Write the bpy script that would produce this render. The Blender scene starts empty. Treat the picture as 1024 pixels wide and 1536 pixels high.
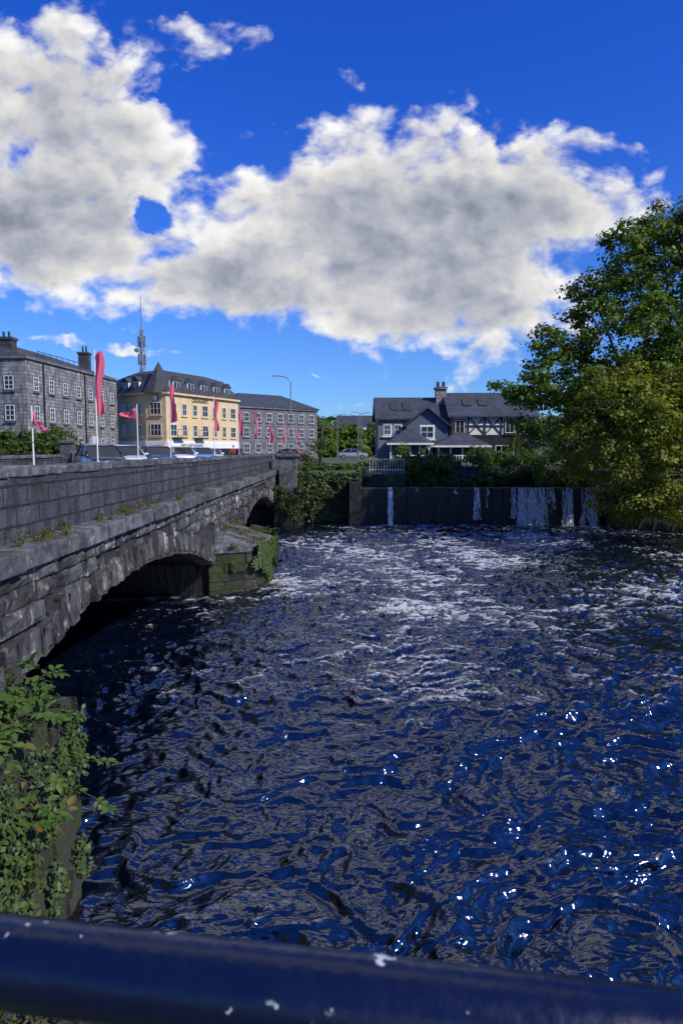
import bpy, math, random
import numpy as np
from mathutils import Vector, Matrix
random.seed(7); rng=np.random.default_rng(7)
scene=bpy.context.scene
COL=scene.collection

# ------------------------------------------------------------------ helpers
def root(name,loc=(0,0,0),rz=0):
    e=bpy.data.objects.new(name,None); e.location=loc; e.rotation_euler=(0,0,rz); COL.objects.link(e); return e
class MB:
    def __init__(s): s.v=[];s.f=[];s.m=[]
    def add(s,vs,fs,mi=0):
        o=len(s.v); s.v+= [tuple(p) for p in vs]
        for f in fs: s.f.append(tuple(o+i for i in f)); s.m.append(mi)
    def hexa(s,p,mi=0):   # 8 pts: bottom 4 ccw, top 4 ccw
        s.add(p,[(3,2,1,0),(4,5,6,7),(0,1,5,4),(1,2,6,5),(2,3,7,6),(3,0,4,7)],mi)
    def box(s,x0,x1,y0,y1,z0,z1,mi=0,j=0):
        p=[(x0,y0,z0),(x1,y0,z0),(x1,y1,z0),(x0,y1,z0),(x0,y0,z1),(x1,y0,z1),(x1,y1,z1),(x0,y1,z1)]
        if j: p=[tuple(c+random.uniform(-j,j) for c in q) for q in p]
        s.hexa(p,mi)
    def cyl(s,p0,p1,r0,r1=None,n=8,mi=0):
        if r1 is None: r1=r0
        p0=Vector(p0);p1=Vector(p1);d=(p1-p0)
        if d.length<1e-6: return
        q=d.to_track_quat('Z','Y').to_matrix(); vs=[]
        for p,r in((p0,r0),(p1,r1)):
            for i in range(n):
                a=2*math.pi*i/n; vs.append(p+q@Vector((r*math.cos(a),r*math.sin(a),0)))
        fs=[(i,(i+1)%n,n+(i+1)%n,n+i) for i in range(n)]+[tuple(range(n-1,-1,-1)),tuple(range(n,2*n))]
        s.add(vs,fs,mi)
    def obj(s,name,mats,parent=None,smooth=False,bevel=0,seg=2):
        me=bpy.data.meshes.new(name); me.from_pydata(s.v,[],s.f)
        for m in mats: me.materials.append(m)
        me.polygons.foreach_set('material_index',s.m)
        if smooth: me.polygons.foreach_set('use_smooth',[True]*len(s.f))
        me.update(); o=bpy.data.objects.new(name,me); COL.objects.link(o)
        if parent: o.parent=parent
        if bevel:
            b=o.modifiers.new('b','BEVEL'); b.width=bevel; b.segments=seg; b.limit_method='ANGLE'
        return o
def np_mesh(name,V,F,mats,parent=None,smooth=False,attr=None):
    me=bpy.data.meshes.new(name); k=F.shape[1]
    me.vertices.add(len(V)); me.vertices.foreach_set('co',np.asarray(V,dtype=np.float32).ravel())
    me.loops.add(F.size); me.loops.foreach_set('vertex_index',F.astype(np.int32).ravel())
    me.polygons.add(len(F)); me.polygons.foreach_set('loop_start',np.arange(len(F),dtype=np.int32)*k)
    for m in mats: me.materials.append(m)
    if smooth: me.polygons.foreach_set('use_smooth',np.ones(len(F),dtype=bool))
    me.update(calc_edges=True); me.validate()
    if attr is not None:
        a=me.attributes.new('foam','FLOAT','POINT'); a.data.foreach_set('value',attr.astype(np.float32).ravel())
    o=bpy.data.objects.new(name,me); COL.objects.link(o)
    if parent: o.parent=parent
    return o
def mth(nt,op,a,b=None,c=None,clamp=False):
    n=nt.nodes.new('ShaderNodeMath'); n.operation=op; n.use_clamp=clamp
    for i,x in enumerate((a,b,c)):
        if x is None: continue
        if isinstance(x,(int,float)): n.inputs[i].default_value=x
        else: nt.links.new(x,n.inputs[i])
    return n.outputs[0]
def sstep(nt,x,lo,hi):
    n=nt.nodes.new('ShaderNodeMapRange'); n.interpolation_type='SMOOTHSTEP'
    nt.links.new(x,n.inputs[0]); n.inputs[1].default_value=lo; n.inputs[2].default_value=hi
    return n.outputs[0]
def mixc(nt,f,a,b,mode='MIX'):
    n=nt.nodes.new('ShaderNodeMix'); n.data_type='RGBA'; n.blend_type=mode
    for sock,x in((n.inputs[0],f),(n.inputs[6],a),(n.inputs[7],b)):
        if isinstance(x,(int,float)): sock.default_value=x
        elif isinstance(x,tuple): sock.default_value=(*x,1)
        else: nt.links.new(x,sock)
    return n.outputs[2]
def noise(nt,vec,scale,detail=6,rough=.55,dist=0):
    n=nt.nodes.new('ShaderNodeTexNoise'); n.inputs['Scale'].default_value=scale
    n.inputs['Detail'].default_value=detail; n.inputs['Roughness'].default_value=rough; n.inputs['Distortion'].default_value=dist
    if vec is not None: nt.links.new(vec,n.inputs['Vector'])
    return n.outputs['Fac'],n.outputs['Color']
def newmat(name):
    m=bpy.data.materials.new(name); m.use_nodes=True; return m,m.node_tree,m.node_tree.nodes['Principled BSDF']
def moss_mix(nt,tc,col,ztop,cm=(.035,.05,.012)):
    sp=nt.nodes.new('ShaderNodeSeparateXYZ'); nt.links.new(tc.outputs['Object'],sp.inputs[0])
    n_,_=noise(nt,tc.outputs['Object'],1.1,7,.65)
    k=mth(nt,'ADD',mth(nt,'DIVIDE',mth(nt,'SUBTRACT',ztop,sp.outputs[2]),2.0),mth(nt,'MULTIPLY',mth(nt,'SUBTRACT',n_,.5),2.6))
    return mixc(nt,mth(nt,'MULTIPLY',sstep(nt,k,.1,.8),.85),col,cm)
def mat(name,c1,c2=None,scale=4,rough=.8,bump=0,bscale=None,island=0,metal=0,spec=.5,stretch=(1,1,1),c3=None,s3=1.0,t3=.5,moss=None):
    m,nt,b=newmat(name); c2=c2 or tuple(x*.7 for x in c1)
    tc=nt.nodes.new('ShaderNodeTexCoord'); mp=nt.nodes.new('ShaderNodeMapping'); mp.inputs['Scale'].default_value=stretch
    nt.links.new(tc.outputs['Object'],mp.inputs[0]); vec=mp.outputs[0]
    f,_=noise(nt,vec,scale,7,.6); col=mixc(nt,sstep(nt,f,.35,.65),c1,c2)
    if c3:
        g,_=noise(nt,vec,s3,7,.65); col=mixc(nt,sstep(nt,g,t3,t3+.12),col,c3)
    if island:
        geo=nt.nodes.new('ShaderNodeNewGeometry'); k=mth(nt,'MULTIPLY_ADD',geo.outputs['Random Per Island'],2*island,1-island)
        cc=nt.nodes.new('ShaderNodeCombineColor')
        for i in range(3): nt.links.new(k,cc.inputs[i])
        col=mixc(nt,1.0,col,cc.outputs[0],'MULTIPLY')
    if moss is not None: col=moss_mix(nt,tc,col,moss)
    nt.links.new(col,b.inputs['Base Color']); b.inputs['Roughness'].default_value=rough; b.inputs['Metallic'].default_value=metal
    b.inputs['Specular IOR Level'].default_value=spec
    if bump:
        h,_=noise(nt,vec,bscale or scale*4,7,.65); bn=nt.nodes.new('ShaderNodeBump'); bn.inputs['Strength'].default_value=1; bn.inputs['Distance'].default_value=bump
        nt.links.new(h,bn.inputs['Height']); nt.links.new(bn.outputs[0],b.inputs['Normal'])
    return m
def brickmat(name,c1,c2,mortar,bw=.6,bh=.28,bump=.03,rough=.9,ms=.02,stain=None,gs=9):
    m,nt,b=newmat(name)
    tc=nt.nodes.new('ShaderNodeTexCoord'); sp=nt.nodes.new('ShaderNodeSeparateXYZ'); nt.links.new(tc.outputs['Object'],sp.inputs[0])
    wv,wcl=noise(nt,tc.outputs['Object'],1.5,3,.5)
    cb=nt.nodes.new('ShaderNodeCombineXYZ'); nt.links.new(mth(nt,'ADD',mth(nt,'ADD',sp.outputs[0],sp.outputs[1]),mth(nt,'MULTIPLY',wv,.08)),cb.inputs[0]); nt.links.new(mth(nt,'MULTIPLY_ADD',wv,.05,sp.outputs[2]),cb.inputs[1])
    br=nt.nodes.new('ShaderNodeTexBrick'); nt.links.new(cb.outputs[0],br.inputs['Vector'])
    br.inputs['Color1'].default_value=(*c1,1); br.inputs['Color2'].default_value=(*c2,1); br.inputs['Mortar'].default_value=(*mortar,1)
    br.inputs['Scale'].default_value=1; br.inputs['Brick Width'].default_value=bw; br.inputs['Row Height'].default_value=bh; br.inputs['Mortar Size'].default_value=ms
    f,_=noise(nt,tc.outputs['Object'],1.2,8,.7); k=mth(nt,'MULTIPLY_ADD',f,2.2,-.1)
    cc=nt.nodes.new('ShaderNodeCombineColor')
    for i in range(3): nt.links.new(k,cc.inputs[i])
    col=mixc(nt,1.0,br.outputs[0],cc.outputs[0],'MULTIPLY')
    if stain:
        mp=nt.nodes.new('ShaderNodeMapping'); mp.inputs['Scale'].default_value=(2.5,2.5,.5); nt.links.new(tc.outputs['Object'],mp.inputs[0])
        s_,_=noise(nt,mp.outputs[0],1.0,7,.65); col=mixc(nt,mth(nt,'MULTIPLY',sstep(nt,s_,.45,.62),.75),col,stain)
    nt.links.new(col,b.inputs['Base Color']); b.inputs['Roughness'].default_value=rough
    g,_=noise(nt,tc.outputs['Object'],gs,7,.65)
    bn=nt.nodes.new('ShaderNodeBump'); bn.inputs['Distance'].default_value=bump
    nt.links.new(mth(nt,'SUBTRACT',mth(nt,'MULTIPLY',g,1.6),br.outputs['Fac']),bn.inputs['Height']); nt.links.new(bn.outputs[0],b.inputs['Normal'])
    return m
def leafmat(name,c1,c2,c3=None,trans=.35,t3=.55,ns=.5):
    m,nt,b=newmat(name); tc=nt.nodes.new('ShaderNodeTexCoord'); geo=nt.nodes.new('ShaderNodeNewGeometry')
    f,_=noise(nt,tc.outputs['Object'],ns,4,.6)
    r=geo.outputs['Random Per Island']
    col=mixc(nt,mth(nt,'ADD',mth(nt,'MULTIPLY',sstep(nt,f,.4,.6),.6),mth(nt,'MULTIPLY',r,.4)),c1,c2)
    if c3: col=mixc(nt,sstep(nt,r,t3,1.0),col,c3)
    nt.links.new(col,b.inputs['Base Color']); b.inputs['Roughness'].default_value=.5; b.inputs['Specular IOR Level'].default_value=.3
    tr=nt.nodes.new('ShaderNodeBsdfTranslucent'); nt.links.new(mixc(nt,1.0,col,(1.6,1.6,.6),'MULTIPLY'),tr.inputs[0])
    mx=nt.nodes.new('ShaderNodeMixShader'); mx.inputs[0].default_value=trans
    out=nt.nodes['Material Output']; nt.links.new(b.outputs[0],mx.inputs[1]); nt.links.new(tr.outputs[0],mx.inputs[2]); nt.links.new(mx.outputs[0],out.inputs[0])
    return m
def unit(a): return a/np.maximum(np.linalg.norm(a,axis=1,keepdims=True),1e-6)
def leaves(name,P,N,size,m,parent=None,var=.4,wid=.32):
    n=len(P); N=unit(N); R=unit(rng.normal(size=(n,3))); A=unit(np.cross(N,R)); B=np.cross(N,A)
    L=(size*(1+var*rng.uniform(-1,1,(n,1))))
    V=np.stack([P-A*L*.5,P+B*L*wid+N*L*.08,P+A*L*.5-N*L*.1,P-B*L*wid+N*L*.08],axis=1).reshape(-1,3)
    F=np.arange(4*n).reshape(n,4)
    return np_mesh(name,V,F,[m],parent)
def ball(C,R,k,up=.5,shell=.5):
    m=len(C); D=unit(rng.normal(size=(m*k,3))); r=(shell+(1-shell)*rng.random((m*k,1)))**.8
    P=np.repeat(C,k,0)+D*r*np.repeat(R,k,0); N=D+np.array([0,0,up])+rng.normal(size=D.shape)*.45
    return P,N
# ------------------------------------------------------------------ camera
cam=bpy.data.cameras.new('camera'); co=bpy.data.objects.new('camera',cam); COL.objects.link(co); scene.camera=co
cam.sensor_fit='VERTICAL'; cam.sensor_height=36; cam.sensor_width=24; cam.lens=24; cam.clip_end=8000; cam.clip_start=.05
co.location=(0,0,5); co.rotation_euler=(math.radians(90-5.2),0,0)
cam.dof.use_dof=True; cam.dof.focus_distance=25; cam.dof.aperture_fstop=10
# ------------------------------------------------------------------ light
AZ,EL=math.radians(122),math.radians(40)
sd=Vector((math.sin(AZ)*math.cos(EL),math.cos(AZ)*math.cos(EL),math.sin(EL)))
sl=bpy.data.lights.new('sun','SUN'); sl.energy=5.0; sl.angle=math.radians(.5); sl.color=(1,.94,.84)
so=bpy.data.objects.new('sun',sl); COL.objects.link(so); so.rotation_euler=sd.to_track_quat('Z','Y').to_euler(); so.location=(30,20,40)
w=bpy.data.worlds.new('World'); scene.world=w; w.use_nodes=True; nt=w.node_tree; nt.nodes.clear()
out=nt.nodes.new('ShaderNodeOutputWorld'); bg=nt.nodes.new('ShaderNodeBackground'); bg2=nt.nodes.new('ShaderNodeBackground')
sky=nt.nodes.new('ShaderNodeTexSky'); sky.sky_type='NISHITA'; sky.sun_disc=False; sky.sun_elevation=EL; sky.sun_rotation=AZ; sky.air_density=1; sky.dust_density=.3; sky.ozone_density=4
bg.inputs[1].default_value=.10
tc=nt.nodes.new('ShaderNodeTexCoord'); sp=nt.nodes.new('ShaderNodeSeparateXYZ'); nt.links.new(tc.outputs['Generated'],sp.inputs[0])
tint=mixc(nt,sstep(nt,sp.outputs[2],.0,.5),(.55,.90,1.5),(.16,.60,1.85))
nt.links.new(mixc(nt,1.0,sky.outputs[0],tint,'MULTIPLY'),bg.inputs[0])
yy=mth(nt,'MAXIMUM',sp.outputs[1],.15); U=mth(nt,'DIVIDE',sp.outputs[0],yy); V=mth(nt,'DIVIDE',sp.outputs[2],yy)
def comb(a,b,c=0.0):
    n=nt.nodes.new('ShaderNodeCombineXYZ')
    for i,x in enumerate((a,b,c)):
        if isinstance(x,(int,float)): n.inputs[i].default_value=x
        else: nt.links.new(x,n.inputs[i])
    return n.outputs[0]
P0=comb(U,mth(nt,'MULTIPLY',V,1.35))
_,wc=noise(nt,P0,5.5,5,.6); ws=nt.nodes.new('ShaderNodeSeparateColor'); nt.links.new(wc,ws.inputs[0])
U2=mth(nt,'ADD',U,mth(nt,'MULTIPLY',mth(nt,'SUBTRACT',ws.outputs[0],.5),.26)); V2=mth(nt,'ADD',V,mth(nt,'MULTIPLY',mth(nt,'SUBTRACT',ws.outputs[1],.5),.15))
def ell(cx,cy,rx,ry,wt=1.0):
    a=mth(nt,'POWER',mth(nt,'ABSOLUTE',mth(nt,'DIVIDE',mth(nt,'SUBTRACT',U2,cx),rx)),2.0)
    b=mth(nt,'POWER',mth(nt,'ABSOLUTE',mth(nt,'DIVIDE',mth(nt,'SUBTRACT',V2,cy),ry)),2.0)
    return mth(nt,'SUBTRACT',wt,mth(nt,'ADD',a,b))
E=None
for e in [(.09,.305,.28,.155,1.35),(.26,.365,.18,.085,1.2),(.14,.20,.19,.07,1.2),(-.15,.24,.22,.075,1.2),(-.46,.335,.25,.125,1.35),(-.38,.47,.18,.14,1.15),(-.22,.57,.16,.06,.35),
          (-.35,2.0,1.1,1.0,1.3),(.20,.135,.08,.045,.7),(-.36,.143,.22,.010,.35),(-.25,.41,.09,.07,.6),(-1.6,.5,.8,.3,.7),(-.05,.112,.05,.006,.25),(.0,.066,.12,.008,.35)]:  # first entry: unseen overhead cloud, added to whiten the water's reflections
    x=ell(*e); E=x if E is None else mth(nt,'SMOOTH_MAX',E,x,.12)
for h in [(-.255,.335,.045,.03,.9),(-.12,.49,.12,.03,1.0)]:
    x=mth(nt,'MAXIMUM',ell(*h),0.0); E=mth(nt,'SUBTRACT',E,mth(nt,'MULTIPLY',x,1.2))
E=mth(nt,'MAXIMUM',E,-2.6)
def dens(off):
    PP=comb(mth(nt,'ADD',U,off*.6),mth(nt,'MULTIPLY_ADD',V,1.35,off)) if off else P0
    a,_=noise(nt,PP,6.5,10 if not off else 6,.62,.2)
    vo=nt.nodes.new('ShaderNodeTexVoronoi'); vo.feature='SMOOTH_F1'; vo.voronoi_dimensions='2D'; vo.inputs['Scale'].default_value=14; vo.inputs['Detail'].default_value=2; vo.inputs['Roughness'].default_value=.5; vo.inputs['Smoothness'].default_value=.4
    wv=nt.nodes.new('ShaderNodeVectorMath'); wv.operation='MULTIPLY_ADD'; nt.links.new(wc,wv.inputs[0]); wv.inputs[1].default_value=(.10,.10,0); nt.links.new(PP,wv.inputs[2])
    nt.links.new(wv.outputs[0],vo.inputs['Vector'])
    return mth(nt,'ADD',mth(nt,'MULTIPLY',mth(nt,'SUBTRACT',a,.465),3.1),mth(nt,'MULTIPLY',mth(nt,'SUBTRACT',.52,vo.outputs['Distance']),.8))
da=dens(0); db=dens(.022)
f=mth(nt,'ADD',E,da)
mask=sstep(nt,f,-.05,.75)
thick=sstep(nt,mth(nt,'ADD',E,mth(nt,'MULTIPLY',da,.40)),.25,1.5)
rel=mth(nt,'MULTIPLY',mth(nt,'SUBTRACT',da,db),.30)
bri=mth(nt,'ADD',mth(nt,'SUBTRACT',.92,mth(nt,'MULTIPLY',thick,.52)),rel)
bri=mth(nt,'MINIMUM',mth(nt,'MAXIMUM',bri,.29),1.0)
ccol=mixc(nt,sstep(nt,bri,.3,.8),(.86,.94,1.16),(1.0,.99,.98)); vm=nt.nodes.new('ShaderNodeVectorMath'); vm.operation='SCALE'
nt.links.new(ccol,vm.inputs[0]); nt.links.new(bri,vm.inputs['Scale']); nt.links.new(vm.outputs[0],bg2.inputs[0]); bg2.inputs[1].default_value=.98
ms=nt.nodes.new('ShaderNodeMixShader'); up=sstep(nt,sp.outputs[2],.0,.05)
nt.links.new(mth(nt,'MULTIPLY',mask,up),ms.inputs[0]); nt.links.new(bg.outputs[0],ms.inputs[1]); nt.links.new(bg2.outputs[0],ms.inputs[2]); nt.links.new(ms.outputs[0],out.inputs[0])
scene.view_settings.view_transform='Standard'; scene.view_settings.look='None'; scene.view_settings.exposure=0
# ------------------------------------------------------------------ materials
M_stone=mat('bridge_stone',(.09,.09,.09),(.022,.023,.026),scale=2.2,rough=.85,bump=.13,bscale=5,island=.5,c3=(.33,.32,.30),s3=2.6,t3=.55,stretch=(1,1.4,.6),moss=.5)  # c3 paints pale raking-sun highlights into the stone colour
M_cope=mat('coping_stone',(.11,.115,.12),(.032,.035,.04),scale=3,rough=.85,bump=.05,bscale=8,island=.35,c3=(.20,.20,.19),s3=5,t3=.57)
M_mossy=mat('mossy_stone',(.045,.042,.035),(.02,.02,.017),scale=2,rough=.9,bump=.10,bscale=6,island=.3,c3=(.028,.042,.012),s3=1.6,t3=.42)
M_mortar=mat('mortar',(.03,.03,.03),(.012,.012,.014),scale=3,rough=.95,bump=.03)
M_parap=brickmat('parapet_stone',(.075,.08,.092),(.04,.045,.055),(.014,.014,.018),bw=.75,bh=.30,bump=.09,stain=(.014,.016,.02),gs=5)
M_wet=mat('wet_stone',(.010,.011,.010),(.003,.004,.004),scale=2,rough=.5,bump=.10,bscale=3,stretch=(1.5,1.5,.5),c3=(.018,.026,.008),s3=1.5,t3=.55)
M_asph=mat('asphalt',(.05,.05,.052),(.04,.04,.042),scale=2,rough=.9,bump=.004,bscale=60)
M_pave=mat('paving',(.22,.21,.2),(.16,.155,.15),scale=2,rough=.9)
M_white=mat('white_paint',(.74,.74,.72),(.64,.64,.63),scale=3,rough=.5)
M_ground=mat('ground_grass',(.05,.08,.025),(.05,.055,.025),scale=.8,rough=.95,bump=.04,bscale=6)
M_slate=brickmat('slate',(.045,.055,.085),(.032,.04,.06),(.018,.02,.028),bw=.35,bh=.2,bump=.02,rough=.75)
M_slateg=brickmat('slate_grey',(.05,.055,.065),(.035,.04,.05),(.02,.022,.026),bw=.35,bh=.22,bump=.02,rough=.75)
M_mill=brickmat('mill_limestone',(.32,.315,.31),(.18,.18,.185),(.09,.09,.09),bw=.7,bh=.33,bump=.07,stain=(.08,.08,.085))
M_granite=brickmat('grey_block',(.16,.16,.175),(.11,.11,.12),(.07,.07,.075),bw=.8,bh=.4,bump=.03)
M_yellow=mat('yellow_render',(.62,.47,.26),(.54,.41,.23),scale=.8,rough=.85)
M_glass,_nt,_b=newmat('window_glass'); _b.inputs['Base Color'].default_value=(.015,.02,.03,1); _b.inputs['Roughness'].default_value=.06
M_dark=mat('dark_paint',(.02,.022,.025),(.012,.013,.015),rough=.5)
M_metal=mat('galvanised',(.3,.31,.32),(.22,.23,.24),rough=.45,metal=.6)
M_bluewall=mat('blue_render',(.08,.11,.17),(.06,.085,.13),scale=1,rough=.8)
M_grwall=mat('grey_render',(.15,.16,.18),(.11,.12,.14),scale=1,rough=.85)
M_brown=mat('shop_timber',(.10,.05,.03),(.06,.03,.02),rough=.5)
M_pink,_nt,_b=newmat('flag_cloth'); _b.inputs['Base Color'].default_value=(.80,.14,.22,1); _b.inputs['Roughness'].default_value=.8
_t=_nt.nodes.new('ShaderNodeBsdfTranslucent'); _t.inputs[0].default_value=(.95,.2,.3,1); _x=_nt.nodes.new('ShaderNodeMixShader'); _x.inputs[0].default_value=.4
_nt.links.new(_b.outputs[0],_x.inputs[1]); _nt.links.new(_t.outputs[0],_x.inputs[2]); _nt.links.new(_x.outputs[0],_nt.nodes['Material Output'].inputs[0])
M_bark=mat('bark',(.07,.055,.04),(.035,.028,.02),scale=5,rough=.95,bump=.03,stretch=(1,1,.3))
L_tree=leafmat('leaf_green',(.05,.10,.012),(.12,.18,.022),(.17,.19,.03),t3=.75)
L_lime=leafmat('leaf_lime',(.085,.135,.014),(.19,.215,.026),(.26,.21,.035),t3=.7)
L_ivy=leafmat('leaf_ivy',(.02,.042,.010),(.055,.09,.018),(.09,.11,.025),trans=.15,t3=.8)
L_hedge=leafmat('leaf_hedge',(.045,.09,.015),(.09,.14,.025),trans=.25)
L_near=leafmat('leaf_near',(.04,.10,.018),(.095,.165,.028),(.20,.11,.03),trans=.35,t3=.86,ns=2)
L_weed=leafmat('leaf_weed',(.06,.09,.02),(.13,.13,.04),(.19,.13,.05),trans=.3)
# ------------------------------------------------------------------ ground
def gh(x,y):
    hill=0
    if y>260: hill=20*min(1,(y-260)/300)*(.75+.25*math.sin(x*.008+1.0)+.15*math.sin(x*.023))
    if y<=.85 : return 3.38
    if y<=1.9 and x<-.6: return 3.38
    if x<-3.1 and y<=6.9 and x>-24: return 2.2
    if y<45.6 and x>-23:
        xr=22 if y<36 else 22-(y-36)*.5
        if x<xr: return -1.5
        return min(3.0,.2+(x-xr)*.7)
    if 45.6<=y<51 and 1.1<x<17.4: return 1.5
    if y<46.3 and x>-23 and x<1.2: return -1.5
    return 3.6+hill
def lines(a,b,step,far,inner):
    l=list(np.arange(a,b+.01,step)); o=[];c=b;s=step
    while c<far: s*=1.35; c+=s; o.append(c)
    i=[];c=a;s=step
    while c>inner: s*=1.35; c-=s; i.append(c)
    return np.array(i[::-1]+l+o)
gx=lines(-26,26,.5,3500,-3500); gy=lines(-4,56,.45,4000,-300)
V_=[(x,y,gh(x,y)) for y in gy for x in gx]; nx=len(gx); ny=len(gy)
I=np.arange(nx*ny).reshape(ny,nx)
F_=np.stack([I[:-1,:-1],I[:-1,1:],I[1:,1:],I[1:,:-1]],-1).reshape(-1,4)
np_mesh('ground',np.array(V_),F_,[M_ground])
# ------------------------------------------------------------------ water
perm=rng.permutation(512); ang=rng.uniform(0,2*np.pi,512)
def perlin(x,y,s=0):
    xi=np.floor(x).astype(int); yi=np.floor(y).astype(int); xf=x-xi; yf=y-yi
    def g(ix,iy,dx,dy):
        a=ang[perm[(perm[(ix+s)&511]+iy)&511]]; return np.cos(a)*dx+np.sin(a)*dy
    u=xf**3*(xf*(xf*6-15)+10); v=yf**3*(yf*(yf*6-15)+10)
    a=g(xi,yi,xf,yf)*(1-u)+g(xi+1,yi,xf-1,yf)*u; b=g(xi,yi+1,xf,yf-1)*(1-u)+g(xi+1,yi+1,xf-1,yf-1)*u
    return (a*(1-v)+b*v)*1.5
ys=[.6]; 
while ys[-1]<46: ys.append(ys[-1]+max(.024,min(.10,.0030*ys[-1])) )
xs=[0.]
while xs[-1]<26: xs.append(xs[-1]+(.03 if xs[-1]<5 else min(.12,.03+.006*(xs[-1]-5))))
xs=np.array(xs); xs=np.concatenate([-xs[::-1][:-1],xs]); ys=np.array(ys)
X,Y=np.meshgrid(xs,ys)
wx=X+.6*perlin(X*.5,Y*.5,3)+.25*perlin(X*1.7,Y*1.7,9)+.06*perlin(X*5,Y*5,19); wy=Y+.6*perlin(X*.5+7,Y*.5,5)+.25*perlin(X*1.7,Y*1.7+5,11)+.06*perlin(X*5+3,Y*5,23)
rd=lambda p:1-2*np.sqrt(p*p+.002)
r1=rd(perlin(wx*.5+.2*wy,wy*.75,1)); r2=rd(perlin(wx*.9-.3*wy,wy*1.8,2)); r3=rd(perlin(wx*1.8+.6*wy,wy*3.8,4)); r4=rd(perlin(wx*3.6-1.2*wy,wy*7.5,6)); r5=rd(perlin(wx*7+2*wy,wy*13,8))
amp=.8+.6*perlin(X*.12,Y*.12,20)
Z=amp*(.11*r1+.088*r2+.056*r3+.026*r4+.010*r5*np.clip((15-Y)/6,0,1))-.1
boil=np.exp(-((X-1.9)**2/1.6+(Y-21)**2/.8)); Z+=boil*(.08+.10*r3)
patch=perlin(X*.22+3,Y*.16,31)
far=np.clip((Y-6)/20,.0,1); mid=np.exp(-((X-1.0-.08*Y)/5)**2)
foam=np.clip((r1*.30+r2*.40+.55*r3+.25*r4-(1.22-.22*far-.22*mid)+.42*patch)*2.6,0,1)*(.42+.45*far)
foam+=boil*np.clip(.15+.9*r3,0,1)*.9
foam+=np.exp(-np.clip(45-Y,0,50)/.6)*np.clip(.2+1.4*perlin(X*.8,Y*.8,8)+.8*np.exp(-(X-12.6)**2/2),0,1)*(X>1)
foam+=np.exp(-((X-1.5)**2+(Y-33)**2*.25)/14)*np.clip(r2-.2,0,1)*.5
foam+=np.exp(-((Y-22.8)**2)/.15)*((X<-3.6)&(X>-9))*np.clip(.4+perlin(X*2,Y*2,3),0,1)*.6
foam=np.clip(foam,0,1)
ny,nx=X.shape; I=np.arange(nx*ny).reshape(ny,nx)
F_=np.stack([I[:-1,:-1],I[:-1,1:],I[1:,1:],I[1:,:-1]],-1).reshape(-1,4)
M_water,nt,b=newmat('river_water'); b.inputs['Base Color'].default_value=(.001,.003,.010,1); b.inputs['Roughness'].default_value=.06; b.inputs['IOR'].default_value=2.1
tc=nt.nodes.new('ShaderNodeTexCoord'); mp=nt.nodes.new('ShaderNodeMapping'); mp.inputs['Scale'].default_value=(.6,1.3,1); nt.links.new(tc.outputs['Object'],mp.inputs[0])
h1,_=noise(nt,mp.outputs[0],8,2,.45,.5); bn=nt.nodes.new('ShaderNodeBump'); bn.inputs['Distance'].default_value=.022; bn.inputs['Strength'].default_value=1
nt.links.new(h1,bn.inputs['Height']); nt.links.new(bn.outputs[0],b.inputs['Normal'])
at=nt.nodes.new('ShaderNodeAttribute'); at.attribute_name='foam'; fn,_=noise(nt,mp.outputs[0],5,6,.7,1.4)
lac=mth(nt,'SUBTRACT',.55,mth(nt,'MULTIPLY',mth(nt,'ABSOLUTE',mth(nt,'SUBTRACT',fn,.5)),9.0))
fm=mth(nt,'MULTIPLY',sstep(nt,mth(nt,'ADD',at.outputs['Fac'],mth(nt,'MULTIPLY',mth(nt,'MAXIMUM',lac,-.6),.6)),.30,.85),sstep(nt,at.outputs['Fac'],.01,.15))
fd=nt.nodes.new('ShaderNodeBsdfDiffuse'); fd.inputs[0].default_value=(.50,.52,.54,1); mx=nt.nodes.new('ShaderNodeMixShader')
nt.links.new(mth(nt,'MULTIPLY',fm,.78),mx.inputs[0]); nt.links.new(b.outputs[0],mx.inputs[1]); nt.links.new(fd.outputs[0],mx.inputs[2]); nt.links.new(mx.outputs[0],nt.nodes['Material Output'].inputs[0])
np_mesh('river_water',np.stack([X,Y,Z],-1).reshape(-1,3),F_,[M_water],smooth=True,attr=foam)
mb=MB(); mb.add([(1.2,45.3,2.47),(17.4,45.3,2.47),(17.4,51,2.47),(1.2,51,2.47)],[(0,1,2,3)]); mb.obj('upper_river_water',[M_water])
# ------------------------------------------------------------------ bridge
BR=root('stone_bridge'); FX=-4.4
arches=[(6.0,23.5,1.0,2.45),(28.3,46.0,1.0,2.4)]
AR=[]
for y0,y1,zs,zc in arches:
    hs=(y1-y0)/2; ri=zc-zs; R=(hs*hs+ri*ri)/(2*ri); AR.append(((y0+y1)/2,zc-R,R,hs,y0,y1,zs,zc))
def intr(y):
    for cy,cz,R,hs,y0,y1,zs,zc in AR:
        if y0<y<y1: return cz+math.sqrt(R*R-(y-cy)**2)
    return -1.5
mb=MB(); cols=sorted(set([1.5,51.5]+list(np.arange(1.5,51.5,.5))+[a for q in arches for a in (q[0],q[1])]))
XB=-14.8; fx=FX-.06
for a,b_ in zip(cols[:-1],cols[1:]):
    m_=(a+b_)/2; ins=any(q[0]<m_<q[1] for q in arches)
    za=intr(a+1e-4) if ins else -1.5; zb=intr(b_-1e-4) if ins else -1.5
    for xx in (fx,XB): mb.add([(xx,a,za),(xx,b_,zb),(xx,b_,3.4),(xx,a,3.4)],[(0,1,2,3)])
    if ins: mb.add([(fx,a,za),(fx,b_,zb),(XB,b_,zb),(XB,a,za)],[(0,1,2,3)],1)
for q in arches:
    for yq in (q[0],q[1]): mb.add([(fx,yq,-1.5),(XB,yq,-1.5),(XB,yq,q[2]+.001),(fx,yq,q[2]+.001)],[(0,1,2,3)],1)
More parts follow.
